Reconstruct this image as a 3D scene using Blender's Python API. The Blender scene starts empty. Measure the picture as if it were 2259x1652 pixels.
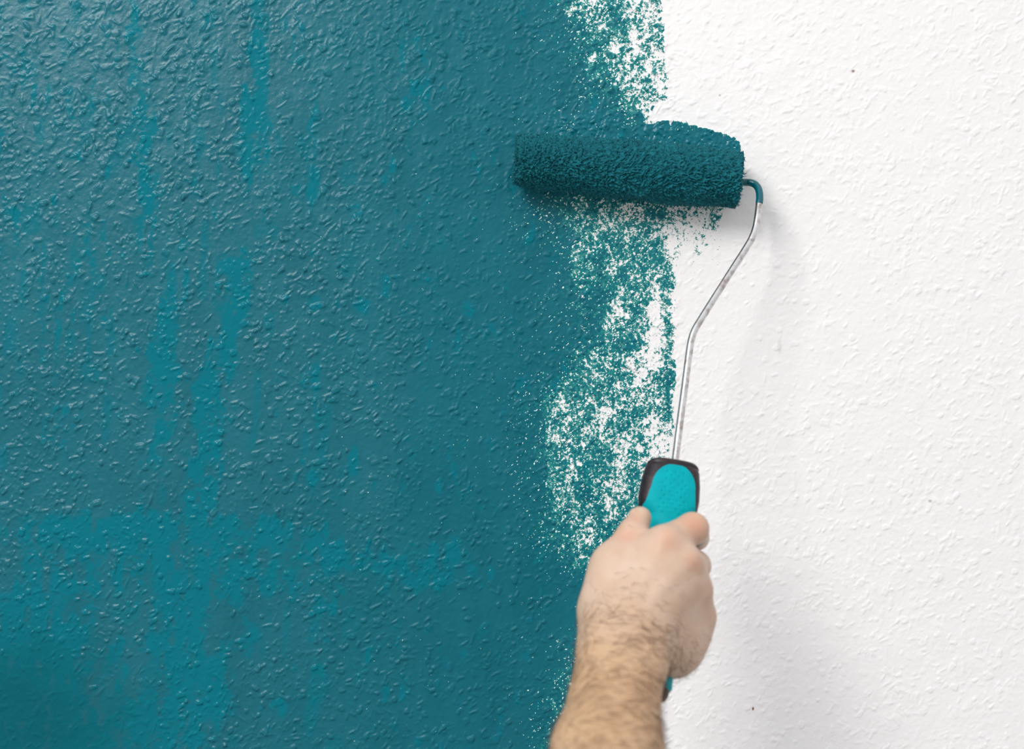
import bpy, math
import numpy as np
from mathutils import Vector

# ------------------------------------------------------------------ camera, world, lights
D = 1.13            # camera distance from the wall (m)
ZC = 1.40           # camera height
PX = 0.00036        # one photo pixel on the wall plane (m)
CX, CY = 1129.5, 826.0

def P(px, py, d=0.0):
    """photo pixel at a distance d in front of the wall -> world point"""
    s = PX * (D - d) / D
    return np.array([(px - CX) * s, -d, ZC + (CY - py) * s])

sc = bpy.context.scene
COL = sc.collection
cam = bpy.data.cameras.new('camera')
cam.sensor_width = 36.0
cam.lens = 36.0 * D / (PX * 2259)
cam.clip_start = 0.02
cam.dof.use_dof = True
cam.dof.focus_distance = D - 0.006
cam.dof.aperture_fstop = 4.5
camo = bpy.data.objects.new('camera', cam)
camo.location = (0, -D, ZC)
camo.rotation_euler = (math.pi / 2, 0, 0)
COL.objects.link(camo)
sc.camera = camo

def lin(c):
    return tuple(((v / 255) / 12.92 if v / 255 <= 0.04045 else (((v / 255) + 0.055) / 1.055) ** 2.4) for v in c)

world = bpy.data.worlds.new('room_light')
sc.world = world
world.use_nodes = True
wn = world.node_tree.nodes; wl = world.node_tree.links
wn.clear()
wo = wn.new('ShaderNodeOutputWorld'); wb = wn.new('ShaderNodeBackground')
wt = wn.new('ShaderNodeTexCoord'); ws = wn.new('ShaderNodeSeparateXYZ'); wr = wn.new('ShaderNodeValToRGB')
wm = wn.new('ShaderNodeMapRange')
wl.new(wt.outputs['Generated'], ws.inputs[0]); wl.new(ws.outputs['Z'], wm.inputs['Value'])
wm.inputs['From Min'].default_value = -1; wm.inputs['From Max'].default_value = 1
wl.new(wm.outputs[0], wr.inputs[0])
wr.color_ramp.elements[0].position = 0.1; wr.color_ramp.elements[0].color = (0.30, 0.285, 0.28, 1)
wr.color_ramp.elements[1].position = 0.9; wr.color_ramp.elements[1].color = (0.84, 0.85, 0.875, 1)
wl.new(wr.outputs[0], wb.inputs['Color']); wb.inputs['Strength'].default_value = 1.22
wl.new(wb.outputs[0], wo.inputs['Surface'])

def area(name, loc, target, size, energy, color=(1, 1, 1)):
    l = bpy.data.lights.new(name, 'AREA'); l.shape = 'RECTANGLE'; l.size = size[0]; l.size_y = size[1]
    l.energy = energy; l.color = color
    o = bpy.data.objects.new(name, l); o.location = loc
    o.rotation_euler = (Vector(target) - Vector(loc)).to_track_quat('-Z', 'Y').to_euler()
    COL.objects.link(o); return o
area('window_light', (-1.45, -2.3, ZC + 1.75), (0.0, 0, ZC), (1.2, 1.2), 74, (1.0, 0.985, 0.965))

sc.view_settings.view_transform = 'Standard'
sc.view_settings.look = 'None'
sc.view_settings.gamma = 1.0
sc.view_settings.use_curve_mapping = False
sc.view_settings.exposure = 0.0

# ------------------------------------------------------------------ helpers
rng = np.random.default_rng(7)

def mesh_from(name, verts, faces, mats=(), parent=None, smooth=True, normals=None):
    """verts (n,3); faces (m,3|4) int array or list of such arrays"""
    verts = np.asarray(verts, dtype=np.float32)
    if not isinstance(faces, (list, tuple)): faces = [faces]
    faces = [np.asarray(f, dtype=np.int32) for f in faces if len(f)]
    me = bpy.data.meshes.new(name)
    me.vertices.add(len(verts)); me.vertices.foreach_set('co', verts.ravel())
    loops = np.concatenate([f.ravel() for f in faces])
    tot = np.concatenate([np.full(len(f), f.shape[1], np.int32) for f in faces])
    start = np.concatenate([[0], np.cumsum(tot)[:-1]]).astype(np.int32)
    me.loops.add(len(loops)); me.loops.foreach_set('vertex_index', loops)
    me.polygons.add(len(tot)); me.polygons.foreach_set('loop_start', start)
    me.polygons.foreach_set('loop_total', tot)
    me.update(calc_edges=True)
    me.polygons.foreach_set('use_smooth', np.full(len(tot), smooth, bool))
    if normals is not None:
        me.normals_split_custom_set_from_vertices(normals.astype(np.float32))
    for m in mats: me.materials.append(m)
    o = bpy.data.objects.new(name, me)
    COL.objects.link(o)
    if parent is not None: o.parent = parent
    return o

def add_attr(o, name, vals):
    a = o.data.attributes.new(name, 'FLOAT', 'POINT')
    a.data.foreach_set('value', np.asarray(vals, dtype=np.float32).ravel())

def vnoise(x, y, sx, sy, seed):
    """smooth value noise (about unit variance) on the separable grid x (cols) by y (rows)"""
    r = np.random.default_rng(seed)
    gx = (x - x.min()) / sx; gy = (y - y.min()) / sy
    L = r.normal(size=(int(gy.max()) + 3, int(gx.max()) + 3)).astype(np.float32)
    ix = np.floor(gx).astype(int); fx = gx - ix; fx = fx * fx * (3 - 2 * fx)
    iy = np.floor(gy).astype(int); fy = gy - iy; fy = fy * fy * (3 - 2 * fy)
    A = L[:, ix] * (1 - fx) + L[:, ix + 1] * fx
    return ((A[iy] * (1 - fy)[:, None] + A[iy + 1] * fy[:, None]) * 1.45).astype(np.float32)

def rnoise(X, Y, sc_, seed, ang=0.6, stretch=1.0):
    """value noise on rotated axes, for any X, Y arrays"""
    r = np.random.default_rng(seed); L = r.normal(size=(512, 512)).astype(np.float32)
    u = (X * math.cos(ang) + Y * math.sin(ang)) / sc_ + 97.3; v = (-X * math.sin(ang) + Y * math.cos(ang)) / (sc_ * stretch) + 41.7
    iu = np.floor(u).astype(np.int32); fu = (u - iu).astype(np.float32); fu = fu * fu * (3 - 2 * fu)
    iv = np.floor(v).astype(np.int32); fv = (v - iv).astype(np.float32); fv = fv * fv * (3 - 2 * fv)
    a = iu & 511; b = (iu + 1) & 511; c = iv & 511; d = (iv + 1) & 511
    return 1.45 * ((L[c, a] * (1 - fu) + L[c, b] * fu) * (1 - fv) + (L[d, a] * (1 - fu) + L[d, b] * fu) * fv)

def sstep(a, b, v):
    t = np.clip((v - a) / (b - a), 0, 1); return t * t * (3 - 2 * t)

class NT:
    """tiny node-tree builder"""
    def __init__(self, name):
        self.m = bpy.data.materials.new(name); self.m.use_nodes = True
        self.n = self.m.node_tree.nodes; self.l = self.m.node_tree.links
        self.n.clear()
        self.out = self.n.new('ShaderNodeOutputMaterial')
        self.b = self.n.new('ShaderNodeBsdfPrincipled')
        self.l.new(self.b.outputs[0], self.out.inputs['Surface'])
    def put(self, sock, v):
        if isinstance(v, (int, float)): sock.default_value = v
        elif isinstance(v, tuple): sock.default_value = v + (1,) if len(v) == 3 and len(sock.default_value) == 4 else v
        else: self.l.new(v, sock)
    def math(self, op, a, b=0.0, c=None, clamp=False):
        n = self.n.new('ShaderNodeMath'); n.operation = op; n.use_clamp = clamp
        self.put(n.inputs[0], a); self.put(n.inputs[1], b)
        if c is not None: self.put(n.inputs[2], c)
        return n.outputs[0]
    def attr(self, name):
        n = self.n.new('ShaderNodeAttribute'); n.attribute_name = name; return n.outputs['Fac']
    def coord(self, scale=(1, 1, 1), out='Object'):
        t = self.n.new('ShaderNodeTexCoord'); m = self.n.new('ShaderNodeMapping')
        m.inputs['Scale'].default_value = scale
        self.l.new(t.outputs[out], m.inputs[0]); return m.outputs[0]
    def noise(self, vec, scale, detail=2, rough=0.5, dist=0.0):
        n = self.n.new('ShaderNodeTexNoise'); self.l.new(vec, n.inputs['Vector'])
        n.inputs['Scale'].default_value = scale; n.inputs['Detail'].default_value = detail
        n.inputs['Roughness'].default_value = rough; n.inputs['Distortion'].default_value = dist
        return n.outputs[0]
    def mapr(self, v, a, b, c, d, smooth=False):
        n = self.n.new('ShaderNodeMapRange'); self.put(n.inputs['Value'], v)
        if smooth: n.interpolation_type = 'SMOOTHSTEP'
        for k, q in zip(('From Min', 'From Max', 'To Min', 'To Max'), (a, b, c, d)): n.inputs[k].default_value = q
        return n.outputs[0]
    def mix(self, f, a, b):
        n = self.n.new('ShaderNodeMix'); n.data_type = 'RGBA'
        self.put(n.inputs[0], f); self.put(n.inputs[6], a); self.put(n.inputs[7], b); return n.outputs[2]
    def bump(self, h, strength, dist, normal=None):
        n = self.n.new('ShaderNodeBump'); n.inputs['Strength'].default_value = strength
        n.inputs['Distance'].default_value = dist; self.l.new(h, n.inputs['Height'])
        if normal is not None: self.l.new(normal, n.inputs['Normal'])
        return n.outputs[0]
    def set(self, **k):
        for key, v in k.items(): self.put(self.b.inputs[key.replace('_', ' ')], v)
        return self.m

# ------------------------------------------------------------------ wall relief (wood-chip wallpaper)
def axis(lo, hi, fine, mid, midw, far, farstep):
    a = np.arange(lo - midw, lo, mid); b = np.arange(lo, hi, fine); c = np.arange(hi, hi + midw + 1, mid)
    l = np.arange(lo - midw - far, lo - midw, farstep); r = np.arange(c[-1] + farstep, c[-1] + far, farstep)
    return np.concatenate([l, a, b, c, r]).astype(np.float64)
gx = axis(-6, 2266, 2.15, 8, 280, 2600, 100)
gy = axis(-6, 1660, 2.15, 8, 240, 2000, 100)
NX, NY = len(gx), len(gy)
X2, Y2 = np.meshgrid(gx, gy)

H = np.zeros((NY, NX), np.float32)      # relief in photo pixels (0.36 mm)
flat = vnoise(gx, gy, 130, 110, 3)
# each chip is a wood flake under the paper
NCH = 23000
cx = rng.uniform(-290, 2550, NCH); cy = rng.uniform(-250, 1905, NCH)
for k in range(NCH):
    x, y = cx[k], cy[k]
    i = min(np.searchsorted(gx, x), NX - 1); j = min(np.searchsorted(gy, y), NY - 1)
    if flat[j, i] > 0.7 and rng.random() < 0.55: continue
    left = x < 1050
    kind = rng.random()
    if kind < 0.42: L = rng.uniform(5, 12); W = rng.uniform(1.7, 3.0)
    elif kind < 0.85: L = rng.uniform(3.2, 7.5); W = rng.uniform(2.0, 4.2)
    else: L = rng.uniform(5, 10.5); W = rng.uniform(4, 7)
    h = rng.uniform(0.5, 1.85) * (0.75 if kind < 0.45 else 1.05)
    if rng.random() < 0.35: h *= 0.45
    h *= 1.55 if left else (1.3 if x < 1480 else 0.72)
    if x < 420 and y > 1400: h *= 1 - 0.6 * min(1, (y - 1400) / 150) * min(1, (420 - x) / 150)
    an = rng.uniform(0, math.pi) if rng.random() < 0.5 else rng.normal(math.pi * 0.85, 0.5)
    rad = max(L, W) + 6
    i0, i1 = np.searchsorted(gx, [x - rad, x + rad]); j0, j1 = np.searchsorted(gy, [y - rad, y + rad])
    if i1 - i0 < 2 or j1 - j0 < 2: continue
    dx = gx[i0:i1][None, :] - x; dy = gy[j0:j1][:, None] - y
    u = dx * math.cos(an) + dy * math.sin(an); v = -dx * math.sin(an) + dy * math.cos(an)
    v = v + rng.uniform(-0.012, 0.012) * u * u + rng.uniform(-.3, .3) * np.sin(u * 0.9 + k)
    W2 = W * (1 + rng.uniform(-0.35, 0.35) * u / L)
    p = rng.choice([2.2, 3.5, 5.0])
    r = (np.abs(u / L) ** p + np.abs(v / np.maximum(W2, 1)) ** p) ** (1 / p)
    dist = (r - 1) * min(L, W)
    prof = sstep(1.15, -1.15, dist) * (1 + rng.uniform(-0.35, 0.35) * u / L)
    prof += 0.12 * np.exp(-np.clip(dist, 0, 9) / 2.6) * (dist > 0)
    add = (h * prof).astype(np.float32)
    S = H[j0:j1, i0:i1]
    H[j0:j1, i0:i1] = np.maximum(S, add) + 0.35 * np.minimum(S, add)
# finer crumbs between the chips, in clusters
clus = rnoise(X2, Y2, 60, 14, .4)
NCR = 17000
cx = rng.uniform(-100, 1500, NCR); cy = rng.uniform(-100, 1760, NCR)
for x, y in zip(cx, cy):
    i = min(np.searchsorted(gx, x), NX - 1); j = min(np.searchsorted(gy, y), NY - 1)
    if clus[j, i] < rng.uniform(-0.6, 0.9) or (x < 350 and y > 1450): continue
    R1 = rng.uniform(1.8, 3.8); h = rng.uniform(0.4, 1.35)
    i0, i1 = np.searchsorted(gx, [x - 8, x + 8]); j0, j1 = np.searchsorted(gy, [y - 8, y + 8])
    if i1 - i0 < 2 or j1 - j0 < 2: continue
    dx = gx[i0:i1][None, :] - x; dy = gy[j0:j1][:, None] - y
    rr_ = np.hypot(dx * rng.uniform(.7, 1.2) + dy * rng.uniform(-.4, .4), dy)
    H[j0:j1, i0:i1] += (h * sstep(R1 + 1.3, R1 - 1.8, rr_)).astype(np.float32)
chipH = H.copy()
H += 0.10 * rnoise(X2, Y2, 8, 11, .4) + 0.22 * rnoise(X2, Y2, 40, 12, .9) + 0.06 * rnoise(X2, Y2, 4.5, 13, 1.2)

# ---- where the paint has gone: share of bare white, rows every 50 px, columns at TX
TX = [700, 850, 1000, 1100, 1150, 1200, 1225, 1250, 1275, 1300, 1325, 1350, 1375, 1400, 1425, 1450, 1475, 1500, 1525, 1550, 1575, 1600, 1625]
def row(y, s): return [y] + [float(v) for v in s.split()]
TW = [row(y, s) for y, s in [
 (-400, '0 0 0 0 .5 3 8 20 30 40 45 40 45 55 60 50 40 60 60 60 60 60 60'),
 (0,    '0 0 0 0 .6 2 6 24 42 46 46 40 40 60 74 55 12 60 60 60 60 60 60'),
 (50,   '0 0 .1 .1 1 2 4 10 20 24 40 34 26 46 72 62 22 60 60 60 60 60 60'),
 (100,  '0 0 .2 .1 1 1 2 5 8 14 26 42 40 58 66 55 30 60 60 60 60 60 60'),
 (150,  '0 0 .1 .1 .4 1 2 3 6 10 12 24 48 66 36 66 60 60 60 60 60 60 60'),
 (200,  '0 0 .1 .2 .4 1 2 3 4 9 8 10 34 52 26 62 78 60 60 60 60 60 60'),
 (250,  '0 0 .1 .1 1 1 2 2 3 4 4 6 14 36 64 82 88 90 60 60 60 60 60'),
 (300,  '0 .2 .1 .1 1 1 2 2 2 3 3 3 3 5 5 5 5 5 5 5 4 4 4'),
 (350,  '0 .2 .1 .1 1 1 1 1 1 1 1 1 1 1 1 1 1 1 1 1 1 1 1'),
 (420,  '0 .2 .1 .3 3 5 6 6 8 14 14 18 20 20 20 20 24 30 36 44 50 55 90'),
 (460,  '0 .1 .1 .3 3 8 10 18 22 24 30 34 30 26 24 28 46 50 56 58 60 70 99.9'),
 (500,  '0 .1 .2 .3 2 3 5 12 22 26 30 44 46 26 42 40 56 66 70 74 72 99 99.9'),
 (550,  '0 .1 .2 .3 1 3 4 10 18 26 20 26 40 44 36 40 52 78 86 88 90 99.9 99.9'),
 (600,  '0 .1 .1 .3 1 1 2 4 24 22 8 22 38 46 28 52 66 95 97 97 98 99.9 99.9'),
 (650,  '0 .1 .1 .2 .5 2 2 4 5 6 8 14 22 26 40 58 50 99.9 99.9 99.9 99.9 99.9 99.9'),
 (700,  '0 .1 .1 .4 .7 2 2 4 6 7 14 36 46 24 54 90 34 99.9 99.9 99.9 99.9 99.9 99.9'),
 (750,  '0 .1 .2 .6 1 2 2 3 6 8 16 28 26 22 70 90 50 99.9 99.9 99.9 99.9 99.9 99.9'),
 (800,  '0 .1 .1 .3 1 1 2 6 14 34 34 24 36 48 72 58 24 99.9 99.9 99.9 99.9 99.9 99.9'),
 (850,  '0 .1 .3 .6 3 8 6 14 24 50 42 32 46 54 60 36 16 99.9 99.9 99.9 99.9 99.9 99.9'),
 (900,  '0 .3 .5 .6 6 10 34 54 34 44 30 26 34 38 38 32 20 99.9 99.9 99.9 99.9 99.9 99.9'),
 (950,  '0 .3 .2 .8 4 8 30 52 20 48 46 38 38 46 56 62 42 99.9 99.9 99.9 99.9 99.9 99.9'),
 (1000, '0 .2 .4 .5 3 6 18 44 28 30 26 40 44 36 60 74 72 99.9 99.9 99.9 99.9 99.9 99.9'),
 (1050, '0 .2 .4 .4 4 6 24 50 20 26 24 40 44 28 40 50 60 99.9 99.9 99.9 99.9 99.9 99.9'),
 (1100, '0 .1 .2 .4 2 5 16 38 18 16 24 44 52 40 40 50 60 99.9 99.9 99.9 99.9 99.9 99.9'),
 (1150, '0 .1 .1 .3 2 9 16 30 18 30 28 18 12 12 40 50 60 99.9 99.9 99.9 99.9 99.9 99.9'),
 (1200, '0 .1 .1 .2 2 8 10 12 20 38 14 8 6 10 40 50 60 99.9 99.9 99.9 99.9 99.9 99.9'),
 (1240, '0 .1 .1 .1 1 2 3 8 26 46 24 8 6 10 40 50 60 99.9 99.9 99.9 99.9 99.9 99.9'),
 (1275, '0 0 .1 .1 .3 .6 1 1 1 2 2 8 6 10 40 50 60 99.9 99.9 99.9 99.9 99.9 99.9'),
 (1350, '0 .1 .1 .1 .3 .6 1 1 1 2 2 8 6 10 40 50 60 99.9 99.9 99.9 99.9 99.9 99.9'),
 (1400, '0 .2 .2 .3 .8 2 2 3 8 6 6 8 10 20 40 60 99 99.9 99.9 99.9 99.9 99.9 99.9'),
 (1475, '0 .1 .2 .2 .8 2 4 8 8 10 10 20 20 30 50 80 99 99.9 99.9 99.9 99.9 99.9 99.9'),
 (1530, '0 .1 .2 .2 .6 4 14 30 26 20 20 20 20 30 50 99 99 99.9 99.9 99.9 99.9 99.9 99.9'),
 (1600, '0 .1 .1 .3 1 4 14 20 20 20 20 20 20 30 50 99 99 99.9 99.9 99.9 99.9 99.9 99.9'),
 (1652, '0 .1 .1 .2 1 8 30 30 20 20 20 20 20 30 50 99 99 99.9 99.9 99.9 99.9 99.9 99.9'),
 (2200, '0 .1 .1 .2 1 8 20 30 20 20 20 20 30 30 50 99 99 99.9 99.9 99.9 99.9 99.9 99.9'),
]]
TW = np.array(TW); ty = TW[:, 0]; tw = TW[:, 1:] / 100
wob = 7 * vnoise(gx, gy, 30, 40, 21)
colv = np.array([np.interp(gx, TX, r) for r in tw])            # rows x NX
fi = np.clip(np.interp(gy, ty, np.arange(len(ty))), 0, len(ty) - 1.001)
f0 = fi.astype(int); ff = (fi - f0)[:, None]
Wf = colv[f0] * (1 - ff) + colv[f0 + 1] * ff
Wf = np.clip(Wf, 0.0001, 0.9995)
# hard right edge of the rolled strip
ex = np.interp(gy, [-500, 0, 70, 150, 262, 264, 275, 300, 312, 420, 455, 458, 500, 560, 600, 615, 640, 700, 760, 860, 1000, 1100, 1300, 1450, 1652, 2300],
                   [1455, 1460, 1463, 1470, 1478, 1640, 1640, 1640, 1630, 1630, 1630, 1600, 1592, 1590, 1586, 1500, 1488, 1484, 1490, 1491, 1483, 1480, 1470, 1450, 1420, 1400])
jag = 1.8 * rnoise(X2, Y2, 8, 31, .5) + 2.2 * rnoise(X2, Y2, 27, 32, .9)
jag2 = 1.6 * rnoise(X2, Y2, 6, 34, 1.1)
edist = X2 + jag - ex[:, None]; edge = edist > 0
# fresh wet band above the sleeve: its top edge slopes down to the right
topb = np.interp(gx, [1100, 1200, 1300, 1400, 1480, 1560, 1628, 1700], [330, 236, 240, 260, 267, 284, 308, 330])
adist = np.where((X2 > 1440 + 2 * jag) & (Y2 > 225), topb[None, :] - (Y2 + 0.7 * jag + 0.8 * jag2), -50); above = adist > 0
bandm = sstep(-14, 14, Y2 + 16 * rnoise(X2, Y2, 26, 33, .3) - topb[None, :]) * (Y2 < 420) * sstep(1170, 1240, X2) * (X2 < 1632 - jag)
Wf = np.where(bandm > 0.5, np.minimum(Wf, 0.022), Wf)
Wf = np.maximum(Wf, np.maximum(edge, above) * 0.9999)
prob = np.log(Wf / (1 - Wf)) / 1.702
patch = 0.55 * rnoise(X2, Y2, 5.5, 41, 1.25, 0.8) + 0.30 * rnoise(X2, Y2, 12, 43, .7) + 0.36 * rnoise(X2, Y2, 20, 42, .12, 1.8)
chipn = (chipH - 0.35) / 0.6
active = np.clip(Wf * 10, 0.6, 1)
m = prob * 1.5 - 0.28 - active * (patch + 0.38 * np.clip(chipn, -1, 1.8))
ed = np.maximum(edist, adist); m = np.where(ed > -0.5, np.clip(0.8 + ed * 0.55, 0, 7), m)
m = np.where((ex[:, None] > 1600) & (ed < -2) & (X2 > 1480) & (Y2 < 420), np.minimum(m, -2.5), m)
# dry-brush specks of the pressed sleeve (right of the strip, below the sleeve) run as darker dabs
m = m.astype(np.float32)
# pin-prick gaps in the thin coat
pw = np.clip(Wf, 0.0006, 0.06) * (X2 > 560) * (X2 < ex[:, None] - 4) * (ed < -3)
NSP = 95000
si = rng.integers(0, NX, NSP); sj = rng.integers(0, NY, NSP)
for i, j, u_ in zip(si, sj, rng.uniform(size=NSP)):
    if u_ < pw[j, i] * 7 + 0.002 * (X2[j, i] > 800) and 1 < i < NX - 2 and 1 < j < NY - 2 and m[j, i] < 1 and pw[j, i] > 0:
        m[j, i] = rng.uniform(0.6, 2.2)
        if u_ < pw[j, i] * 1.4: m[j + rng.integers(-1, 2), i + rng.integers(-1, 2)] = 1.6

painted = m < 0.0

# thick and lumpy paint adds relief
lump = np.abs(rnoise(X2, Y2, 8, 51, .35, .7)) + 0.6 * rnoise(X2, Y2, 15, 52, 1.0) + 0.35 * rnoise(X2, Y2, 4.5, 54, .2)
roll = sstep(1160, 1300, X2) * sstep(1500, 1480, X2) * (Y2 < 1300)
H += (painted * (0.55 * roll + 0.25)) * 0.8
H += painted * roll * 0.35 * np.clip(rnoise(X2, Y2, 15, 53, .25, 1.4), 0, 3)
H += bandm * painted * (0.5 + 0.75 * lump)

# wet / vivid streaks (ellipses: x, y, half width, half height, strength)
WS = [(570, 130, 22, 160, 1), (568, 300, 26, 70, .8), (322, 380, 26, 210, .75), (300, 200, 20, 120, .6), (545, 300, 20, 120, .8),
      (495, 620, 20, 60, .7), (530, 640, 24, 90, .9), (505, 730, 26, 140, .8), (372, 760, 26, 150, .8), (340, 860, 24, 120, .7), (355, 960, 28, 90, .6),
      (462, 930, 34, 180, .9), (440, 1080, 40, 110, .8), (690, 340, 14, 160, .55), (698, 672, 14, 24, .9), (856, 650, 11, 42, .7),
      (700, 900, 12, 120, .35), (780, 1040, 12, 60, .5), (1034, 680, 16, 20, .7), (690, 1060, 12, 20, .7), (930, 140, 30, 140, .35), (290, 30, 16, 60, .6), (20, 90, 40, 60, .3),
      (250, 1180, 230, 60, .9), (520, 1190, 200, 55, .9), (800, 1230, 180, 40, .7), (960, 1250, 110, 60, .7), (480, 1260, 220, 70, .8), (180, 1260, 140, 80, .7),
      (90, 1380, 150, 110, .9), (60, 1500, 140, 130, 1), (80, 1620, 220, 90, .9), (400, 1400, 70, 110, .8), (430, 1530, 80, 130, 1), (330, 1600, 110, 80, .8), (610, 1560, 22, 26, .9),
      (700, 1410, 26, 110, .5), (240, 1450, 70, 50, .6), (560, 1410, 60, 50, .4), (180, 560, 34, 60, .3), (110, 700, 30, 60, .3), (40, 480, 30, 60, .3), (150, 950, 40, 60, .35),
      (890, 100, 10, 70, .4), (915, 230, 30, 60, .3)]
wet = np.zeros_like(H)
for (x, y, a, b, s) in WS:
    r = np.sqrt(((X2 - x) / (a * 1.25)) ** 2 + ((Y2 - y) / (b * 1.2)) ** 2)
    wet = np.maximum(wet, s * sstep(1.25, 0.35, r))
wet = sstep(0.22, 0.85, wet * 1.05 + 0.22 * rnoise(X2, Y2, 16, 61, .08, 2.2) + 0.12 * rnoise(X2, Y2, 6, 62, .4) + 0.12 * np.clip(chipH, 0, 1.2) - 0.08)
wet = np.maximum(wet, 0.5 * sstep(0.9, 1.9, rnoise(X2, Y2, 22, 63, .05, 3)) * sstep(850, 700, X2))
# a chip that stands proud keeps a wet glint on the left part of the wall
wet = np.clip(np.maximum(wet, 0.45 * bandm), 0, 1)
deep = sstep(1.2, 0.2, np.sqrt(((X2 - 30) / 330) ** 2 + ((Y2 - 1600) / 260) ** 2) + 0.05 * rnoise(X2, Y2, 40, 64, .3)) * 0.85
# the older strips on the left keep a satin sheen, the middle has dried matt
sheen = np.clip(sstep(1000, 560, X2 + 70 * rnoise(X2, Y2, 120, 65, .1, 2.0)) + bandm, 0, 1)
# small blemishes on the white paper
spot = np.zeros_like(H)
for (x, y, a, b, s) in [(1661, 1563, 2.2, 4, 1), (1882, 157, 4, 3, .8), (1720, 765, 5, 16, .14), (1668, 1200, 3, 3, .15), (2052, 1105, 4, 3, .5), (1588, 210, 2, 2, .5)]:
    r = np.sqrt(((X2 - x) / a) ** 2 + ((Y2 - y) / b) ** 2)
    spot = np.maximum(spot, s * sstep(1.3, 0.6, r))

# ---- vertices, normals, faces
WXg = (X2 - CX) * PX; WZg = ZC + (CY - Y2) * PX; Hm = H * PX
V = np.stack([WXg, -Hm, WZg], -1).reshape(-1, 3)
dHdx = np.gradient(Hm, gx * PX, axis=1); dHdz = np.gradient(Hm, -gy * PX, axis=0)
Nn = np.stack([-dHdx, -np.ones_like(Hm), -dHdz], -1)
Nn /= np.linalg.norm(Nn, axis=-1, keepdims=True)
Nn = Nn.reshape(-1, 3)
idx = np.arange(NX * NY).reshape(NY, NX)
Q = np.stack([idx[1:, :-1], idx[1:, 1:], idx[:-1, 1:], idx[:-1, :-1]], -1).reshape(-1, 4)
pf = (painted[1:, :-1].astype(int) + painted[1:, 1:] + painted[:-1, 1:] + painted[:-1, :-1]).ravel() >= 2

# ---- wall material: white paper, teal paint broken up by fine noise
t = NT('woodchip_wall_paint')
co = t.coord()
fine = t.math('ADD', t.math('MULTIPLY', t.math('SUBTRACT', t.noise(co, 480, 3, 0.7), 0.5), 7.0),
              t.math('MULTIPLY', t.math('SUBTRACT', t.noise(t.coord((1, 1, 1.6)), 1050, 2, 0.6), 0.5), 5.6))
tot = t.math('ADD', t.attr('bare'), fine)
bare = t.mapr(tot, -0.10, 0.10, 0, 1)
thick = t.mapr(tot, -2.5, -0.1, 1, 0, True)
wetA = t.attr('wet')
n1 = t.noise(t.coord((1, 1, 0.35)), 30, 3, 0.6)
full = t.mix(t.mapr(n1, 0.3, 0.7, 0, 1), lin((0, 92, 106)), lin((12, 100, 114)))
full = t.mix(wetA, full, lin((0, 107, 121)))
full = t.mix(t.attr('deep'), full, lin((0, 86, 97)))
thin = t.mix(t.mapr(t.noise(co, 900, 2), 0.35, 0.65, 0, 1), lin((10, 122, 120)), lin((48, 152, 142)))
teal = t.mix(thick, thin, full)
white = t.mix(t.attr('spot'), (0.815, 0.808, 0.802), lin((120, 70, 40)))
col = t.mix(bare, teal, white)
rough_p = t.mix(wetA, t.mix(t.attr('sheen'), (0.42,) * 3, (0.32,) * 3), (0.15,) * 3)
t.set(Base_Color=col, Roughness=t.mix(bare, rough_p, (0.75,) * 3), Specular_IOR_Level=t.mix(bare, t.mix(wetA, t.mix(t.attr('sheen'), (0.18,) * 3, (0.31,) * 3), (0.12,) * 3), (0.2,) * 3))
grain = t.math('ADD', t.noise(co, 520, 4, 0.6), t.math('MULTIPLY', t.noise(co, 1500, 2), 0.35))
b1 = t.bump(grain, 0.62, 0.00024)
b2 = t.bump(t.math('SUBTRACT', 1.0, bare), 0.5, 0.00018, b1)
t.set(Normal=b2)
M_wall = t.m

def wall_part(name, F, parent=None):
    used, inv = np.unique(F.ravel(), return_inverse=True)
    o = mesh_from(name, V[used], inv.reshape(-1, 4), [M_wall], parent, True, Nn[used])
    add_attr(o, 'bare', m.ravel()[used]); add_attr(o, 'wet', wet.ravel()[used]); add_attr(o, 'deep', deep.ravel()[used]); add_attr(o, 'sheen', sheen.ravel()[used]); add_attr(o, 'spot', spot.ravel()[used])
    return o
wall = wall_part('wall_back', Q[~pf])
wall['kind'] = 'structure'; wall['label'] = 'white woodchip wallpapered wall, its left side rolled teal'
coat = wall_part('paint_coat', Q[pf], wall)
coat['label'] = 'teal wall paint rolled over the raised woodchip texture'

# ------------------------------------------------------------------ generic geometry
def catmull(pts, n):
    pts = np.asarray(pts, float)
    p = np.vstack([2 * pts[0] - pts[1], pts, 2 * pts[-1] - pts[-2]])
    out = []
    for i in range(1, len(p) - 2):
        for t in np.arange(n) / n:
            a, b, c, d = p[i - 1], p[i], p[i + 1], p[i + 2]
            out.append(0.5 * (2 * b + (c - a) * t + (2 * a - 5 * b + 4 * c - d) * t * t + (3 * b - a - 3 * c + d) * t ** 3))
    out.append(pts[-1]); return np.array(out)

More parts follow.
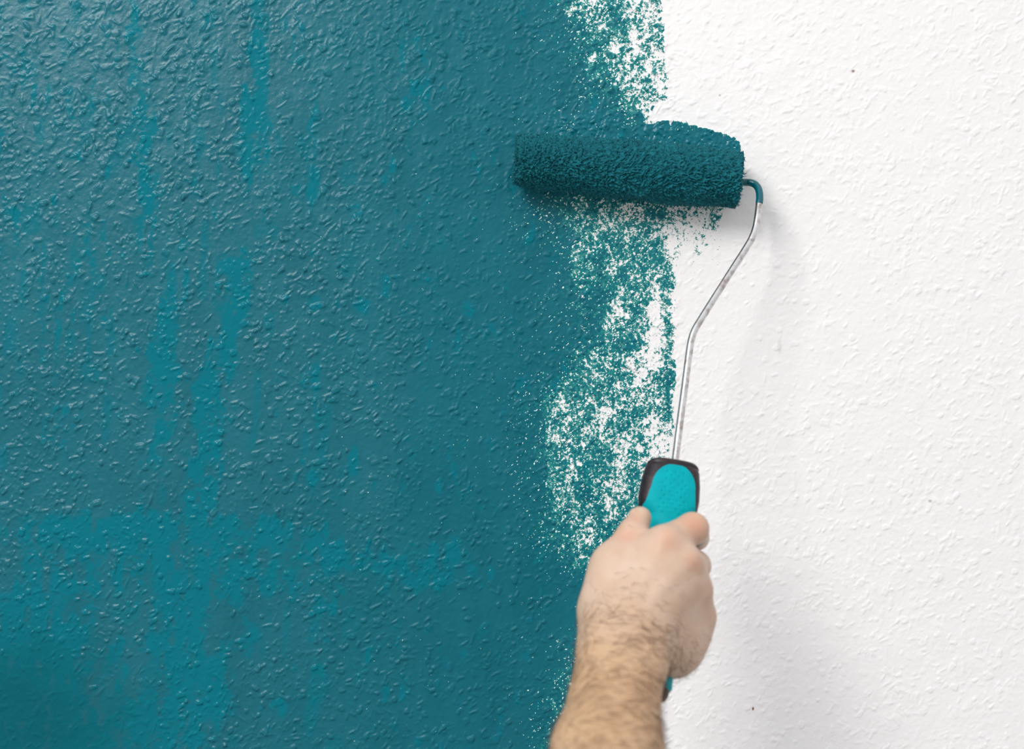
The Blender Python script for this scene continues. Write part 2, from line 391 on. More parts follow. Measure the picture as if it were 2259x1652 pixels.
def tube(path, rad, n=20, caps=True):
    path = np.asarray(path, float); N = len(path)
    rad = np.full(N, rad) if np.isscalar(rad) else np.asarray(rad)
    T = np.gradient(path, axis=0); T /= np.linalg.norm(T, axis=1, keepdims=True)
    u = np.cross(T[0], [0.3, 1, 0.2]); u /= np.linalg.norm(u)
    vs = []
    for i in range(N):
        u = u - T[i] * u.dot(T[i]); u /= np.linalg.norm(u); w = np.cross(T[i], u)
        a = np.arange(n) / n * 2 * math.pi
        vs.append(path[i] + rad[i] * (np.cos(a)[:, None] * u + np.sin(a)[:, None] * w))
    vs = np.concatenate(vs)
    i = np.arange(N - 1)[:, None] * n; j = np.arange(n)[None, :]; k = (j + 1) % n
    F = np.stack([i + j, i + k, i + n + k, i + n + j], -1).reshape(-1, 4)
    fs = [F]
    if caps:
        vs = np.vstack([vs, path[0], path[-1]]); c0 = N * n; c1 = c0 + 1
        j = np.arange(n); k = (j + 1) % n
        fs.append(np.stack([np.full(n, c0), k, j], -1))
        fs.append(np.stack([np.full(n, c1), (N - 1) * n + j, (N - 1) * n + k], -1))
    return vs, fs

def merge(parts):
    vs = []; tri = []; quad = []; off = 0
    for v, fs in parts:
        vs.append(v)
        for f in fs: (tri if f.shape[1] == 3 else quad).append(f + off)
        off += len(v)
    return np.vstack(vs), [np.vstack(q) for q in (quad, tri) if q]

def empty(name, loc, label, cat):
    o = bpy.data.objects.new(name, None); o.location = loc; o['label'] = label; o['category'] = cat
    o.empty_display_size = 0.02
    COL.objects.link(o); return o

def keep(o, root):
    """parent without moving (meshes are written in world coordinates)"""
    o.parent = root; o.matrix_parent_inverse = root_inv(root); return o
def root_inv(root):
    from mathutils import Matrix
    return Matrix.Translation(root.location).inverted()

# ------------------------------------------------------------------ materials of the roller
t = NT('wet_nap_fibre'); co = t.coord()
c = t.mix(t.mapr(t.noise(co, 300, 3, 0.6), 0.3, 0.7, 0, 1), lin((0, 100, 112)), lin((16, 130, 143)))
t.set(Base_Color=c, Roughness=0.55, Specular_IOR_Level=0.30,
      Normal=t.bump(t.math('ADD', t.noise(t.coord((0.5, 1, 1.3)), 1500, 4, 0.75), t.noise(co, 600, 2)), 1.0, 0.0009))
M_nap = t.m
t = NT('brushed_steel'); co = t.coord()
g = t.mapr(t.noise(co, 160, 4, 0.65), 0.45, 0.68, 0, 1)
t.set(Base_Color=t.mix(g, (0.66, 0.65, 0.65), (0.34, 0.29, 0.26)), Metallic=1.0, Roughness=t.mapr(g, 0, 1, 0.27, 0.5),
      Normal=t.bump(t.noise(co, 900, 3, 0.6), 0.15, 0.0002))
M_steel = t.m
t = NT('teal_paint_film'); co = t.coord()
t.set(Base_Color=lin((0, 88, 100)), Roughness=0.22, Normal=t.bump(t.noise(co, 260, 2), 0.25, 0.0004)); M_film = t.m
t = NT('dark_plastic'); co = t.coord()
t.set(Base_Color=t.mix(t.mapr(t.noise(co, 140, 4, 0.65), 0.5, 0.75, 0, 1), lin((36, 30, 34)), lin((66, 44, 42))), Roughness=0.4, Specular_IOR_Level=0.35,
      Normal=t.bump(t.noise(co, 700, 3), 0.12, 0.0003)); M_dark = t.m
t = NT('teal_rubber'); co = t.coord()
t.set(Base_Color=t.mix(t.mapr(t.noise(co, 120, 3), 0.4, 0.7, 0, 1), lin((0, 153, 163)), lin((0, 162, 171))), Roughness=0.55, Specular_IOR_Level=0.08,
      Normal=t.bump(t.noise(co, 1600, 2), 0.12, 0.0002)); M_rub = t.m

# ------------------------------------------------------------------ paint roller
roller = empty('paint_roller', tuple(P(1478, 1065, 0.135)), 'paint roller with teal soaked fluffy sleeve, bent steel wire and teal grip', 'paint roller')
A = P(1138, 351, 0.0225); B = P(1629, 397, 0.0232)
LEN = np.linalg.norm(B - A); e1 = (B - A) / LEN
e2 = np.array([0, -1.0, 0]); e2 -= e1 * e2.dot(e1); e2 /= np.linalg.norm(e2); e3 = np.cross(e1, e2); e3 *= np.sign(e3[2])

# shaggy nap: overlapping tufts stamped in the unrolled sleeve (u along axis, v around), in mm
nu, nv = 440, 360
CIRC = 2 * math.pi * 20.5
U = np.linspace(0, LEN * 1000, nu); du = U[1] - U[0]; dv = CIRC / nv
K = np.full((nv, nu), 0.0, np.float32)
fr = vnoise(U, np.arange(nv) * dv, 22, 16, 71); fr2 = vnoise(U, np.arange(nv) * dv, 7, 7, 72)
for k in range(9500):
    uc = rng.uniform(-1, U[-1] + 1); vc = rng.uniform(0, CIRC)
    iu = int(np.clip(uc / du, 0, nu - 1)); iv = int(vc / dv) % nv
    a = uc / U[-1]
    ori = (0.18 + 0.35 * fr[iv, iu] + 0.35 * fr2[iv, iu]) * (1 if a > 0.35 else 1 + (0.35 - a) * 6)
    if a < 0.2 and rng.random() < 0.6: ori = rng.uniform(-math.pi, math.pi)
    if rng.random() < 0.15: ori += rng.normal() * 0.7
    L = rng.uniform(3.0, 7.5) * (0.55 + 0.55 * min(1, a * 2)); Wd = rng.uniform(0.45, 1.3); h = rng.uniform(0.6, 3.0)
    R = L * 0.6 + 1.2
    ia, ib = int((uc - R) / du), int((uc + R) / du) + 1; ja, jb = int((vc - R) / dv), int((vc + R) / dv) + 1
    ii = np.arange(max(ia, 0), min(ib, nu)); jj = np.arange(ja, jb)
    if len(ii) < 2: continue
    x = (U[ii] - uc)[None, :]; y = (jj * dv - vc)[:, None]
    s = (x * math.cos(ori) + y * math.sin(ori)) / L + 0.5
    q = -x * math.sin(ori) + y * math.cos(ori) + rng.uniform(-0.9, 0.9) * (s - 0.5) ** 2 * 3
    q = q / (Wd * (1.15 - 0.6 * np.clip(s, 0, 1)))
    prof = np.clip(s, 0, 1) ** 0.8 * sstep(1.02, 0.86, s) * (s > 0)
    z = h * prof * np.clip(1 - q * q, 0, 1) ** 0.6
    jm = jj % nv
    cur = K[np.ix_(jm, ii)]
    K[np.ix_(jm, ii)] = np.maximum(cur, z)
fibre = 0.16 * vnoise(U, np.arange(nv) * dv, 1.4, 0.7, 73) + 0.14 * vnoise(U, np.arange(nv) * dv, 0.8, 0.8, 74)
K = K + fibre
K[-1] = 0.5 * (K[-2] + K[0])
low = 0.7 * vnoise(U, np.arange(nv) * dv, 16, 12, 75) * np.sin(np.arange(nv) / nv * math.pi)[:, None] ** 0.5
th = np.arange(nv) / nv * 2 * math.pi
u01 = U / U[-1]
baseR = np.interp(u01, [0, .12, .5, .8, 1], [17.9, 19.0, 21.0, 20.6, 19.3])
endr = 1 - 0.16 * np.clip(1 - U / 6.0, 0, 1) ** 2 - 0.05 * np.clip(1 - (U[-1] - U) / 3.5, 0, 1) ** 2
RR = (baseR * endr)[None, :] + K * 1.5 - 0.5 + low * 1.2
Uc = np.broadcast_to(U, RR.shape) + np.where(u01 > .97, 1, 0) * 0.6 * (K - 1) - np.where(u01 < .03, 1, 0) * 0.6 * (K - 1)
pos = A + (Uc[..., None] / 1000) * e1 + (RR[..., None] / 1000) * (np.cos(th)[:, None, None] * e2 + np.sin(th)[:, None, None] * e3)
# the pile is pressed flat where it touches the wall
pos[..., 1] = np.minimum(pos[..., 1], -0.0005)
vs = pos.reshape(-1, 3)
j = np.arange(nv)[:, None]; i = np.arange(nu - 1)[None, :]; jn = (j + 1) % nv
F = np.stack([j * nu + i, j * nu + i + 1, jn * nu + i + 1, jn * nu + i], -1).reshape(-1, 4)
# rounded ends going in to the core
parts = [(vs, [F])]
for side in (0, 1):
    cidx = 0 if side == 0 else nu - 1
    ring = pos[:, cidx]; cen = (A if side == 0 else B)
    rings = [ring]
    for kk, (f, o_) in enumerate([(0.86, 0.0007), (0.7, 0.0004), (0.5, -0.001), (0.30, -0.002)]):
        rr = cen + (ring - cen) * f + e1 * (o_ if side else -o_) + rng.normal(size=ring.shape) * 0.0004
        rings.append(rr)
    rv = np.vstack(rings); n_ = nv
    a_ = (np.arange(len(rings) - 1) * n_)[:, None]; b_ = np.arange(n_)[None, :]; c_ = (b_ + 1) % n_
    ff_ = np.stack([a_ + b_, a_ + c_, a_ + n_ + c_, a_ + n_ + b_], -1).reshape(-1, 4)
    if side == 1: ff_ = ff_[:, ::-1]
    parts.append((rv, [ff_]))
v_, f_ = merge(parts)
nap = mesh_from('nap_cover', v_, f_, [M_nap]); keep(nap, roller); nap['label'] = 'shaggy nap sleeve soaked with teal paint'
# loose tuft tips that give the silhouette its fringe
parts = []
for k in range(3200):
    uu = rng.uniform(0, 1); tt = rng.uniform(-2.2, 2.2)
    if rng.random() < 0.10: uu = rng.choice([0.0, 1.0])
    r0 = (np.interp(uu, [0, .12, .5, .8, 1], [17.9, 19.0, 21.0, 20.6, 19.3]) + rng.uniform(0.2, 2.2)) / 1000
    if uu in (0.0, 1.0): r0 *= rng.uniform(0.75, 1.0)
    rad = math.cos(tt) * e2 + math.sin(tt) * e3; tan = -math.sin(tt) * e2 + math.cos(tt) * e3
    p0 = A + e1 * LEN * uu + rad * r0
    dr = e1 * rng.normal(0.75 * (1 if uu > .25 else rng.choice([-1, 1])), 0.45) + tan * rng.normal(0, 0.5) + rad * rng.uniform(0.15, 0.55)
    if uu == 0.0: dr -= e1 * 1.4
    dr /= np.linalg.norm(dr); L = rng.uniform(0.0011, 0.0024)
    bend = rng.normal(size=3) * 0.0005
    pts = np.array([p0 - dr * 0.0005, p0 + dr * L * 0.4 + bend * 0.3, p0 + dr * L * 0.75 + bend, p0 + dr * L + bend * 1.6 - rad * 0.0003])
    w = rng.uniform(0.00014, 0.00032)
    if pts[:, 1].max() > -0.0006: continue
    parts.append(tube(pts, [w, w * 1.0, w * 0.7, w * 0.12], 4, False))
# one stray thread at the right end
pts = catmull([P(1632, 384, .030), P(1637, 383, .032), P(1642, 384, .033), P(1648, 381, .034)], 4)
parts.append(tube(pts, np.linspace(0.0007, 0.0002, len(pts)), 6))
v_, f_ = merge(parts)
tf = mesh_from('loose_tufts', v_, f_, [M_nap]); tf['kind'] = 'stuff'; keep(tf, roller)
# inner core tube, seen only from the side
v_, f_ = tube([A + e1 * 0.003, A + e1 * 0.02, B - e1 * 0.02, B - e1 * 0.003], 0.0085, 32)
o = mesh_from('sleeve_core', v_, f_, [M_dark]); keep(o, roller)

# ---- steel wire
WP = [(1540, 396, .0235), (1600, 400, .0235), (1640, 402, .0240), (1656, 403, .0255), (1667, 408, .0275), (1674, 419, .031), (1676, 436, .034), (1674, 456, .037), (1671, 480, .041),
      (1667, 502, .044), (1660, 522, .047), (1648, 544, .050), (1600, 619, .062), (1549, 700, .075), (1533, 727, .079), (1525, 750, .082), (1520, 780, .086), (1511, 850, .096),
      (1501, 925, .108), (1491, 1005, .120), (1487, 1040, .127)]
wp = catmull([P(*w) for w in WP], 8)
rad = np.full(len(wp), 0.00262)
v_, f_ = tube(wp, rad, 24)
o = mesh_from('wire_frame', v_, f_, [M_steel]); keep(o, roller); o['label'] = 'bent steel wire rod, grimy towards the sleeve'
k1 = 7 * 8 - 1
pp = wp[6:k1]; rr = np.full(len(pp), 0.00285) + rng.normal(size=len(pp)) * 0.00003; rr[-1] = 0.00262; rr[0] = 0.00262
v_, f_ = tube(pp, rr, 24)
sub = mesh_from('paint_film', v_, f_, [M_film]); sub.parent = o; sub['label'] = 'teal paint coating the bend of the wire'

# ---- handle: lofted superellipse sections along its axis
HA = P(1486, 1027, 0.124); HB = P(1433, 1546, 0.205)
HL = np.linalg.norm(HB - HA); h1 = (HB - HA) / HL
hn = np.array([0, -1.0, 0]); hn -= h1 * hn.dot(h1); hn /= np.linalg.norm(hn)     # towards the viewer
hx = np.cross(hn, h1); hx *= np.sign(hx[0])
# t, half width left, half width right, front, back (m)
SEC = np.array([
 [0.000, .0150, .0150, .0100, .0095], [0.004, .0172, .0160, .0122, .0115], [0.012, .0186, .0168, .0136, .0130], [0.035, .0202, .0182, .0145, .0140], [0.10, .0218, .0196, .0146, .0142],
 [0.16, .0222, .0200, .0140, .0140], [0.205, .0212, .0192, .0132, .0138], [0.225, .0185, .0165, .0128, .0132], [0.25, .0145, .0130, .0122, .0125], [0.30, .0125, .0118, .0118, .0118],
 [0.5, .0135, .0132, .0130, .0130], [0.8, .0120, .0120, .0120, .0120], [0.95, .0125, .0125, .0125, .0125], [0.985, .0115, .0115, .0115, .0115], [1.0, .0070, .0070, .0070, .0070]])
def section(tt, ang, off=0.0):
    wl_ = np.interp(tt, SEC[:, 0], SEC[:, 1]); wr_ = np.interp(tt, SEC[:, 0], SEC[:, 2])
    fr_ = np.interp(tt, SEC[:, 0], SEC[:, 3]); bk_ = np.interp(tt, SEC[:, 0], SEC[:, 4])
    s, c = np.sin(ang), np.cos(ang); p = np.interp(tt, [0, .2, .3, 1], [0.62, 0.62, 0.9, 0.95])
    x = np.sign(s) * np.abs(s) ** p * np.where(s < 0, wl_, wr_)
    y = np.sign(c) * np.abs(c) ** p * np.where(c > 0, fr_, bk_)
    k = 1 + off / np.maximum(np.hypot(x, y), 1e-4)
    x, y = x * k, y * k
    # front face of the shield is slightly dished towards its top
    return HA + h1 * (tt * HL)[..., None] + hx * x[..., None] + hn * y[..., None]
def hgrid(ts, angs, off, wrap):
    T_, A_ = np.meshgrid(ts, angs, indexing='ij')
    g = section(T_, A_, off); n0, n1 = g.shape[:2]; v = g.reshape(-1, 3)
    i = np.arange(n0 - 1)[:, None]; j = np.arange(n1 if wrap else n1 - 1)[None, :]; jn = (j + 1) % n1
    return v, np.stack([i * n1 + j, i * n1 + jn, (i + 1) * n1 + jn, (i + 1) * n1 + j], -1).reshape(-1, 4)
ts = np.unique(np.concatenate([np.linspace(0, 0.03, 14), np.linspace(0.03, 0.3, 60), np.linspace(0.3, 1, 60)]))
angs = np.arange(96) / 96 * 2 * math.pi
T_, A_ = np.meshgrid(ts, angs, indexing='ij')
groove = -0.0006 * np.exp(-((T_ - 0.030) / 0.005) ** 2) + 0.0004 * np.exp(-((T_ - 0.018) / 0.006) ** 2)
v, f = hgrid(ts, angs, groove, True)
n1 = len(angs); c0 = len(v); v = np.vstack([v, HA, HB])
jj = np.arange(n1); cap = np.vstack([np.stack([np.full(n1, c0), (jj + 1) % n1, jj], -1),
                                     np.stack([np.full(n1, c0 + 1), (len(ts) - 1) * n1 + jj, (len(ts) - 1) * n1 + (jj + 1) % n1], -1)])
handle = mesh_from('handle', v, [f, cap], [M_dark]); keep(handle, roller); handle['label'] = 'dark plastic handle with a wide squared head'
# teal soft pad: arch outline on the head, wraps round the lower handle
HPAD0 = 0.035
def pad_half(tt, side):
    """angular half width of the pad at tt"""
    arch = np.sqrt(np.clip(1 - ((0.135 - np.clip(tt, HPAD0, 0.135)) / (0.135 - HPAD0)) ** 2, 0, 1))
    w = np.where(side < 0, 0.0150, 0.0146) * arch
    w = np.where(tt > 0.135, w + np.where(side < 0, 0.003, 0.0015) * np.clip((tt - 0.135) / 0.08, 0, 1), w)
    hw = np.where(side < 0, np.interp(tt, SEC[:, 0], SEC[:, 1]), np.interp(tt, SEC[:, 0], SEC[:, 2]))
    r = np.clip(w / hw, 0, 0.999) ** (1 / 0.62)
    a = np.arcsin(np.clip(r, 0, 1))
    return a + (2.2 - a) * sstep(0.205, 0.26, tt)
tp = np.concatenate([HPAD0 + (0.135 - HPAD0) * (1 - np.cos(np.linspace(0, math.pi / 2, 50))), np.linspace(0.137, 0.26, 70), np.linspace(0.265, 0.96, 50)])
q = np.linspace(-1, 1, 121)
TT, QQ = np.meshgrid(tp, q, indexing='ij')
AA = QQ * pad_half(TT, QQ)
rim = np.minimum((1 - np.abs(QQ)) * 12, np.minimum((TT - HPAD0) * 90, (0.96 - TT) * 90)); rim = np.sqrt(np.clip(1 - (1 - np.clip(rim, 0, 1)) ** 2, 0, 1))
OFF = -0.0006 + 0.0019 * rim
# pimples pressed into the rubber
G0 = section(TT, AA, 0.0); Lx = (G0 - HA) @ hx; Lt = TT * HL
for r_ in range(11):
    for c_ in range(-3, 4):
        px_, pt_ = (c_ + 0.5 * (r_ % 2)) * 0.0052 + 0.0004 * math.sin(r_ * 3 + c_), 0.0125 + r_ * 0.0030
        hw = 0.0098 * min(1, 0.6 + r_ * 0.14)
        if abs(px_) > hw: continue
        dd = np.hypot(Lx - px_, Lt - pt_); OFF = OFF - 0.0007 * np.exp(-(dd / 0.00062) ** 2) * (np.cos(AA) > 0)
v, f = hgrid(tp, q, 0, False)
v = section(TT, AA, OFF).reshape(-1, 3)
pad = mesh_from('grip_pad', v, f, [M_rub]); pad.parent = handle; pad['label'] = 'turquoise dimpled soft rubber pad'
# collar where the wire enters
v_, f_ = tube([HA - h1 * 0.0012 + (wp[-1] - HA) * 0, HA + h1 * 0.0015], 0.0042, 24)
o = mesh_from('collar', v_, f_, [M_dark]); o.parent = handle

# ------------------------------------------------------------------ hand and forearm (one continuous surface)
def W3(p): return P(*p)
CAPS = {}
def cap_(g, a, ra, b, rb, k=None): CAPS.setdefault(g, []).append((W3(a), ra, W3(b), rb, k))
mm = 0.001
# forearm: two parallel strands make the oval section
cap_('arm', (1345, 1440, .236), 19.5*mm, (1308, 1652, .305), 21.5*mm)
cap_('arm', (1400, 1452, .236), 18.5*mm, (1368, 1652, .305), 22.5*mm)
cap_('arm', (1308, 1652, .305), 21.5*mm, (1230, 2120, .45), 30*mm)
cap_('arm', (1368, 1652, .305), 22.5*mm, (1310, 2120, .45), 32*mm)
cap_('arm', (1350, 1440, .234), 17*mm, (1362, 1375, .222), 16*mm)
cap_('arm', (1400, 1452, .234), 17*mm, (1410, 1390, .220), 17*mm)
# metacarpals
cap_('palm', (1342, 1395, .219), 16*mm, (1462, 1200, .2000), 11.5*mm)
cap_('palm', (1370, 1400, .222), 16*mm, (1508, 1246, .2010), 11.5*mm)
cap_('palm', (1400, 1410, .219), 16*mm, (1528, 1304, .1940), 10.6*mm)
cap_('palm', (1430, 1420, .212), 15.5*mm, (1536, 1360, .184), 10.2*mm)
cap_('palm', (1415, 1425, .213), 17*mm, (1496, 1417, .188), 17.5*mm)
cap_('palm', (1440, 1425, .205), 16*mm, (1480, 1435, .192), 18*mm)
cap_('palm', (1400, 1330, .205), 14*mm, (1500, 1320, .190), 12*mm)
cap_('palm', (1380, 1385, .222), 15*mm, (1490, 1222, .2020), 11.5*mm)
cap_('palm', (1400, 1390, .221), 15*mm, (1520, 1275, .1990), 11.3*mm)
cap_('palm', (1415, 1415, .216), 15.5*mm, (1530, 1335, .1900), 10.2*mm)
cap_('palm', (1430, 1420, .210), 15.5*mm, (1524, 1388, .184), 13*mm)
# thenar and thumb
cap_('palm', (1334, 1352, .207), 18*mm, (1350, 1268, .196), 14.5*mm)
cap_('thumb', (1338, 1330, .203), 16*mm, (1357, 1240, .193), 13.4*mm)
cap_('thumb', (1357, 1240, .193), 13.2*mm, (1396, 1178, .184), 9.6*mm)
cap_('thumb', (1396, 1178, .184), 9.2*mm, (1412, 1142, .176), 7.6*mm)
cap_('palm', (1352, 1262, .197), 12*mm, (1425, 1222, .195), 10.5*mm)
cap_('palm', (1380, 1300, .203), 14*mm, (1440, 1240, .198), 12*mm)
# fingers curl right, then back round the handle
cap_('index', (1462, 1200, .2000), 11.3*mm, (1528, 1166, .186), 10.3*mm)
cap_('index', (1528, 1166, .186), 10.2*mm, (1536, 1184, .160), 8.6*mm)
cap_('index', (1534, 1186, .158), 8.4*mm, (1508, 1196, .138), 7.6*mm)
cap_('index', (1508, 1196, .138), 7.6*mm, (1474, 1200, .134), 6.6*mm)
cap_('middle', (1508, 1246, .2010), 11.3*mm, (1534, 1248, .172), 10*mm)
cap_('middle', (1534, 1248, .172), 9.8*mm, (1528, 1256, .147), 8.6*mm)
cap_('middle', (1528, 1256, .147), 8.4*mm, (1468, 1262, .137), 7*mm)
cap_('ring', (1532, 1304, .1940), 10.8*mm, (1540, 1306, .168), 9.6*mm)
cap_('ring', (1540, 1306, .168), 9.4*mm, (1526, 1314, .147), 8.2*mm)
cap_('ring', (1526, 1314, .147), 8.2*mm, (1466, 1320, .140), 6.8*mm)
cap_('pinky', (1540, 1364, .184), 10.2*mm, (1538, 1362, .164), 8.6*mm)
cap_('pinky', (1538, 1362, .164), 8.4*mm, (1520, 1370, .150), 7.4*mm)
cap_('pinky', (1520, 1370, .150), 7.4*mm, (1464, 1376, .146), 6.2*mm)
# surface anatomy: knuckle heads, tendons, ulna head (small blends)
DET = [((1470, 1192, .2070), 5*mm, (1474, 1190, .2070), 5*mm, 9*mm), ((1522, 1234, .2092), 5.0*mm, (1528, 1240, .207), 4.8*mm, 7*mm),
       ((1544, 1294, .1990), 4.4*mm, (1546, 1298, .1985), 4.4*mm, 8*mm), ((1552, 1350, .188), 4.2*mm, (1554, 1354, .188), 4.2*mm, 9*mm),
       ((1400, 1360, .2360), 1.2*mm, (1515, 1240, .2105), 2.2*mm, 6*mm), ((1378, 1352, .2345), 1.0*mm, (1462, 1206, .2085), 2.0*mm, 6*mm),
       ((1425, 1370, .2320), 1.0*mm, (1540, 1302, .2010), 1.8*mm, 6*mm),
       ((1430, 1462, .2460), 8*mm, (1424, 1480, .250), 8*mm, 12*mm)]
def sdcap(p, a, ra, b, rb):
    ba = b - a; L2 = float(ba @ ba) + 1e-12
    pa = p - a.astype(np.float32); h = np.clip(pa @ (ba / L2).astype(np.float32), 0, 1)
    return np.sqrt(((pa - h[..., None] * ba.astype(np.float32)) ** 2).sum(-1)) - (ra + h * (rb - ra))
def smin(a, b, k):
    h = np.maximum(k - np.abs(a - b), 0) / k
    return np.minimum(a, b) - h * h * k * 0.25
GK = {'arm': 14*mm, 'palm': 10.5*mm, 'thumb': 5*mm, 'index': 3.5*mm, 'middle': 3.5*mm, 'ring': 3.5*mm, 'pinky': 3.5*mm}
def sdf(p):
    G = {}
    for g, lst in CAPS.items():
        d = None
        for a, ra, b, rb, k in lst:
            s = sdcap(p, a, ra, b, rb); d = s if d is None else smin(d, s, GK[g])
        G[g] = d
    d = smin(G['arm'], G['palm'], 13*mm)
    d = smin(d, G['thumb'], 7*mm)
    f = None
    for g in ('index', 'middle', 'ring', 'pinky'):
        f = G[g] if f is None else smin(f, G[g], 1.8*mm)
    d = smin(d, f, 4.5*mm)
    for a, ra, b, rb, k in DET:
        d = smin(d, sdcap(p, W3(a), ra, W3(b), rb), k)
    return d
VOX = 0.0017
allp = np.array([q_[i] for l in CAPS.values() for q_ in l for i in (0, 2)]); allr = max(q_[1] for l in CAPS.values() for q_ in l) + 0.012
lo = allp.min(0) - allr; hi = allp.max(0) + allr
# evaluate only in blocks that can touch the surface
BS = 12
nb = np.ceil((hi - lo) / (VOX * BS)).astype(int); N3 = nb * BS
val = np.full(N3 + 1, 0.05, np.float32)
bx_ = np.stack(np.meshgrid(*[np.arange(n) for n in nb], indexing='ij'), -1).reshape(-1, 3)
cen = lo + (bx_ + 0.5) * VOX * BS
dc = sdf(cen.astype(np.float32)); half = VOX * BS * math.sqrt(3) / 2 + 0.006
loc = np.stack(np.meshgrid(*[np.arange(BS + 1)] * 3, indexing='ij'), -1).reshape(-1, 3)
sel = np.abs(dc) < half + 0.004
for bb, d0 in zip(bx_[~sel], dc[~sel]):
    if d0 < 0: val[bb[0]*BS:bb[0]*BS+BS+1, bb[1]*BS:bb[1]*BS+BS+1, bb[2]*BS:bb[2]*BS+BS+1] = -0.05
sb = bx_[sel]
for i in range(0, len(sb), 60):
    ch = sb[i:i+60]; gi = (ch[:, None, :] * BS + loc[None]).reshape(-1, 3)
    val[gi[:, 0], gi[:, 1], gi[:, 2]] = sdf((lo + gi * VOX).astype(np.float32))
def surface_nets(val):
    ins = val < 0
    c = ins[:-1, :-1, :-1].astype(np.int8)
    for dx in (0, 1):
        for dy in (0, 1):
            for dz in (0, 1):
                if dx or dy or dz: c = c + ins[dx:dx + c.shape[0], dy:dy + c.shape[1], dz:dz + c.shape[2]]
    act = (c > 0) & (c < 8)
    cells = np.argwhere(act); vid = np.full(act.shape, -1, np.int64); vid[act] = np.arange(len(cells))
    acc = np.zeros((len(cells), 3)); cnt = np.zeros(len(cells))
    cr = [np.array(q_) for q_ in [(0,0,0),(1,0,0),(0,1,0),(1,1,0),(0,0,1),(1,0,1),(0,1,1),(1,1,1)]]
    for a, b in [(0,1),(2,3),(4,5),(6,7),(0,2),(1,3),(4,6),(5,7),(0,4),(1,5),(2,6),(3,7)]:
        pa = cells + cr[a]; pb = cells + cr[b]
        va = val[pa[:,0],pa[:,1],pa[:,2]]; vb = val[pb[:,0],pb[:,1],pb[:,2]]
        mk = (va < 0) != (vb < 0); tt_ = va / np.where(mk, va - vb, 1)
        acc += np.where(mk[:, None], cr[a] + (cr[b] - cr[a]) * tt_[:, None], 0); cnt += mk
    vv = cells + acc / cnt[:, None]
    faces = []
    for ax in range(3):
        o1, o2 = (ax + 1) % 3, (ax + 2) % 3
        s0 = [slice(None)] * 3; s1 = [slice(None)] * 3; s0[ax] = slice(0, -1); s1[ax] = slice(1, None)
        A_ = ins[tuple(s0)]; B_ = ins[tuple(s1)]
        e = np.argwhere(A_ != B_); e = e[(e[:, o1] > 0) & (e[:, o2] > 0) & (e[:, o1] < val.shape[o1] - 1) & (e[:, o2] < val.shape[o2] - 1)]
        fl = A_[e[:, 0], e[:, 1], e[:, 2]]
        def g(d1, d2):
            q_ = e.copy(); q_[:, o1] -= d1; q_[:, o2] -= d2; return vid[q_[:, 0], q_[:, 1], q_[:, 2]]
        qd = np.stack([g(1, 1), g(0, 1), g(0, 0), g(1, 0)], -1)
        qd[~fl] = qd[~fl][:, ::-1]; faces.append(qd)
    return vv, np.vstack(faces)
hv, hf = surface_nets(val)
hv = lo + hv * VOX
def grad(p, e=0.0006):
    g = np.zeros_like(p)
    for k in range(3):
        d = np.zeros(3); d[k] = e; g[:, k] = (sdf((p + d).astype(np.float32)) - sdf((p - d).astype(np.float32))) / (2 * e)
    return g
for _ in range(2):
    s = sdf(hv.astype(np.float32)); g = grad(hv); g2 = (g ** 2).sum(1) + 1e-6
    st = -(s / g2)[:, None] * g; ln = np.linalg.norm(st, axis=1, keepdims=True)
    hv = hv + st * np.minimum(1, 0.001 / (ln + 1e-9))
g = grad(hv); hN = g / (np.linalg.norm(g, axis=1, keepdims=True) + 1e-9)

# skin: tone map along the limb as attributes
def pxpy(v):
    d = -v[:, 1]; s = PX * (D - d) / D
    return v[:, 0] / s + CX, CY - (v[:, 2] - ZC) / s
def near(c, r):
    return np.exp(-(np.linalg.norm(hv - W3(c), axis=1) / r) ** 2)
wrist = W3((1380, 1400, .235)); elbow_dir = (W3((1335, 1652, .305)) - wrist); elbow_dir /= np.linalg.norm(elbow_dir)
along = (hv - wrist) @ elbow_dir
tan_ = sstep(-0.045, 0.05, along)
red = np.zeros(len(hv))
for c_, r_, s_ in [((1474, 1190, .213), .009, .5), ((1530, 1240, .213), .007, .5), ((1552, 1297, .203), .007, .3), ((1556, 1353, .195), .007, .25), ((1535, 1160, .196), .011, .7),
                   ((1385, 1190, .193), .010, .6), ((1400, 1150, .186), .006, .5), ((1480, 1150, .2), .012, .25)]:
    red = np.maximum(red, s_ * near(c_, r_))
smear = near((1541, 1200, .176), .0042) * 0.9

t = NT('skin'); co = t.coord()
base = t.mix(t.mapr(t.noise(co, 60, 3, 0.55), 0.35, 0.65, 0, 1), lin((196, 167, 144)), lin((203, 177, 158)))
tanc = t.mix(t.mapr(t.noise(co, 45, 3, 0.6), 0.35, 0.65, 0, 1), lin((200, 165, 131)), lin((184, 148, 114)))
c = t.mix(t.attr('tan'), base, tanc)
c = t.mix(t.attr('red'), c, lin((198, 140, 112)))
c = t.mix(t.attr('smear'), c, lin((92, 112, 112)))
bn = t.math('ADD', t.noise(t.coord((1, 1, 2.2)), 260, 4, 0.62, 0.6), t.math('MULTIPLY', t.noise(co, 1100, 2), 0.3))
vor = t.n.new('ShaderNodeTexVoronoi'); t.l.new(co, vor.inputs['Vector']); vor.inputs['Scale'].default_value = 700; vor.feature = 'DISTANCE_TO_EDGE'
bn = t.math('ADD', bn, t.math('MULTIPLY', vor.outputs['Distance'], 0.35))
t.set(Base_Color=c, Roughness=0.50, Specular_IOR_Level=0.35, Subsurface_Weight=0.12, Subsurface_Scale=0.004, Normal=t.bump(bn, 0.30, 0.0006))
t.b.inputs['Subsurface Radius'].default_value = (1.0, 0.35, 0.2)
M_skin = t.m
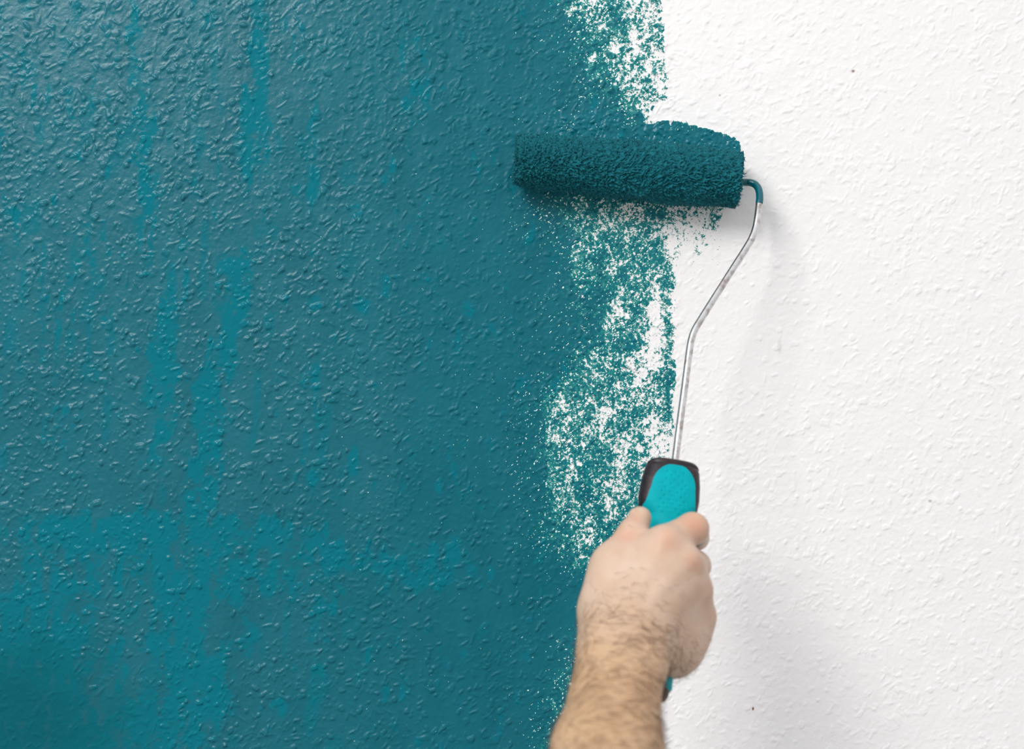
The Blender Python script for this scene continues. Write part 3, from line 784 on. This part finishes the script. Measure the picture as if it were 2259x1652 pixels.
t = NT('arm_hair'); t.set(Base_Color=lin((96, 66, 44)), Roughness=0.5, Specular_IOR_Level=0.3); M_hair = t.m
t = NT('nail'); t.set(Base_Color=lin((206, 172, 152)), Roughness=0.32); M_nail = t.m

person = empty('person', tuple(wrist), 'bare right hand and hairy forearm gripping the turquoise roller handle', 'person')
hand = mesh_from('arm', hv, hf, [M_skin], None, True); keep(hand, person); hand['label'] = 'right fist and forearm seen from the back of the hand'
add_attr(hand, 'tan', tan_); add_attr(hand, 'red', red); add_attr(hand, 'smear', smear)

# thumb nail: a small curved shell on the far left side of the tip
tc = W3((1407, 1151, .178)); tdir = W3((1414, 1128, .172)) - W3((1397, 1176, .184)); tdir /= np.linalg.norm(tdir)
nn = np.array([-0.95, -0.12, 0.28]); nn -= tdir * nn.dot(tdir); nn /= np.linalg.norm(nn); sd = np.cross(tdir, nn)
vs = []; a = np.linspace(-0.85, 0.85, 11); bb = np.linspace(-1, 1, 12)
for y in bb:
    for x in a:
        wv = 1 - 0.25 * max(0, abs(y) - 0.5)
        vs.append(tc + tdir * (0.0055 * y + 0.001) + (nn * math.cos(x) + sd * math.sin(x) * wv) * (0.0077 - 0.0006 * abs(y) ** 3) )
vs = np.array(vs); n1 = len(a); i = np.arange(len(bb) - 1)[:, None] * n1; j = np.arange(n1 - 1)[None, :]
nf = np.stack([i + j, i + j + 1, i + n1 + j + 1, i + n1 + j], -1).reshape(-1, 4)
o = mesh_from('thumb_nail', vs, nf, [M_nail]); keep(o, person)

# hair
fx, fy = pxpy(hv)
face_cam = -hN[:, 1]
dens = sstep(-0.045, 0.015, along) * (face_cam > -0.35) + 0.004 * (sstep(-0.11, -0.06, along)) * (face_cam > 0.2)
cand = rng.choice(len(hv), size=5200, p=dens / dens.sum())
hd = np.array([0.75, 0, -0.45])
parts = []
for k in cand:
    n = hN[k]; p0 = hv[k] + rng.normal(size=3) * 0.0006
    d_ = hd + rng.normal(size=3) * 0.28 + np.array([0.35 * math.sin(p0[2] * 170 + p0[0] * 60), 0, 0.35 * math.sin(p0[0] * 210)])
    d_ = d_ - n * d_.dot(n); d_ /= np.linalg.norm(d_)
    L = rng.uniform(0.006, 0.014) * (0.6 if along[k] < -0.02 else 1)
    cv = np.cross(n, d_) * rng.normal() * 0.35
    pts = [p0 - n * 0.0004, p0 + d_ * L * 0.33 + n * 0.0009, p0 + (d_ + cv * 0.5) * L * 0.66 + n * 0.0011, p0 + (d_ + cv) * L + n * 0.0007]
    w = rng.uniform(0.00005, 0.00010)
    parts.append(tube(pts, [w, w, w * 0.8, w * 0.2], 3, False))
v_, f_ = merge(parts)
o = mesh_from('arm_hair', v_, f_, [M_hair]); o['kind'] = 'stuff'; keep(o, person)
print('verts hand', len(hv), 'tris', sum(len(l) - 0 for l in [hf]) * 2)
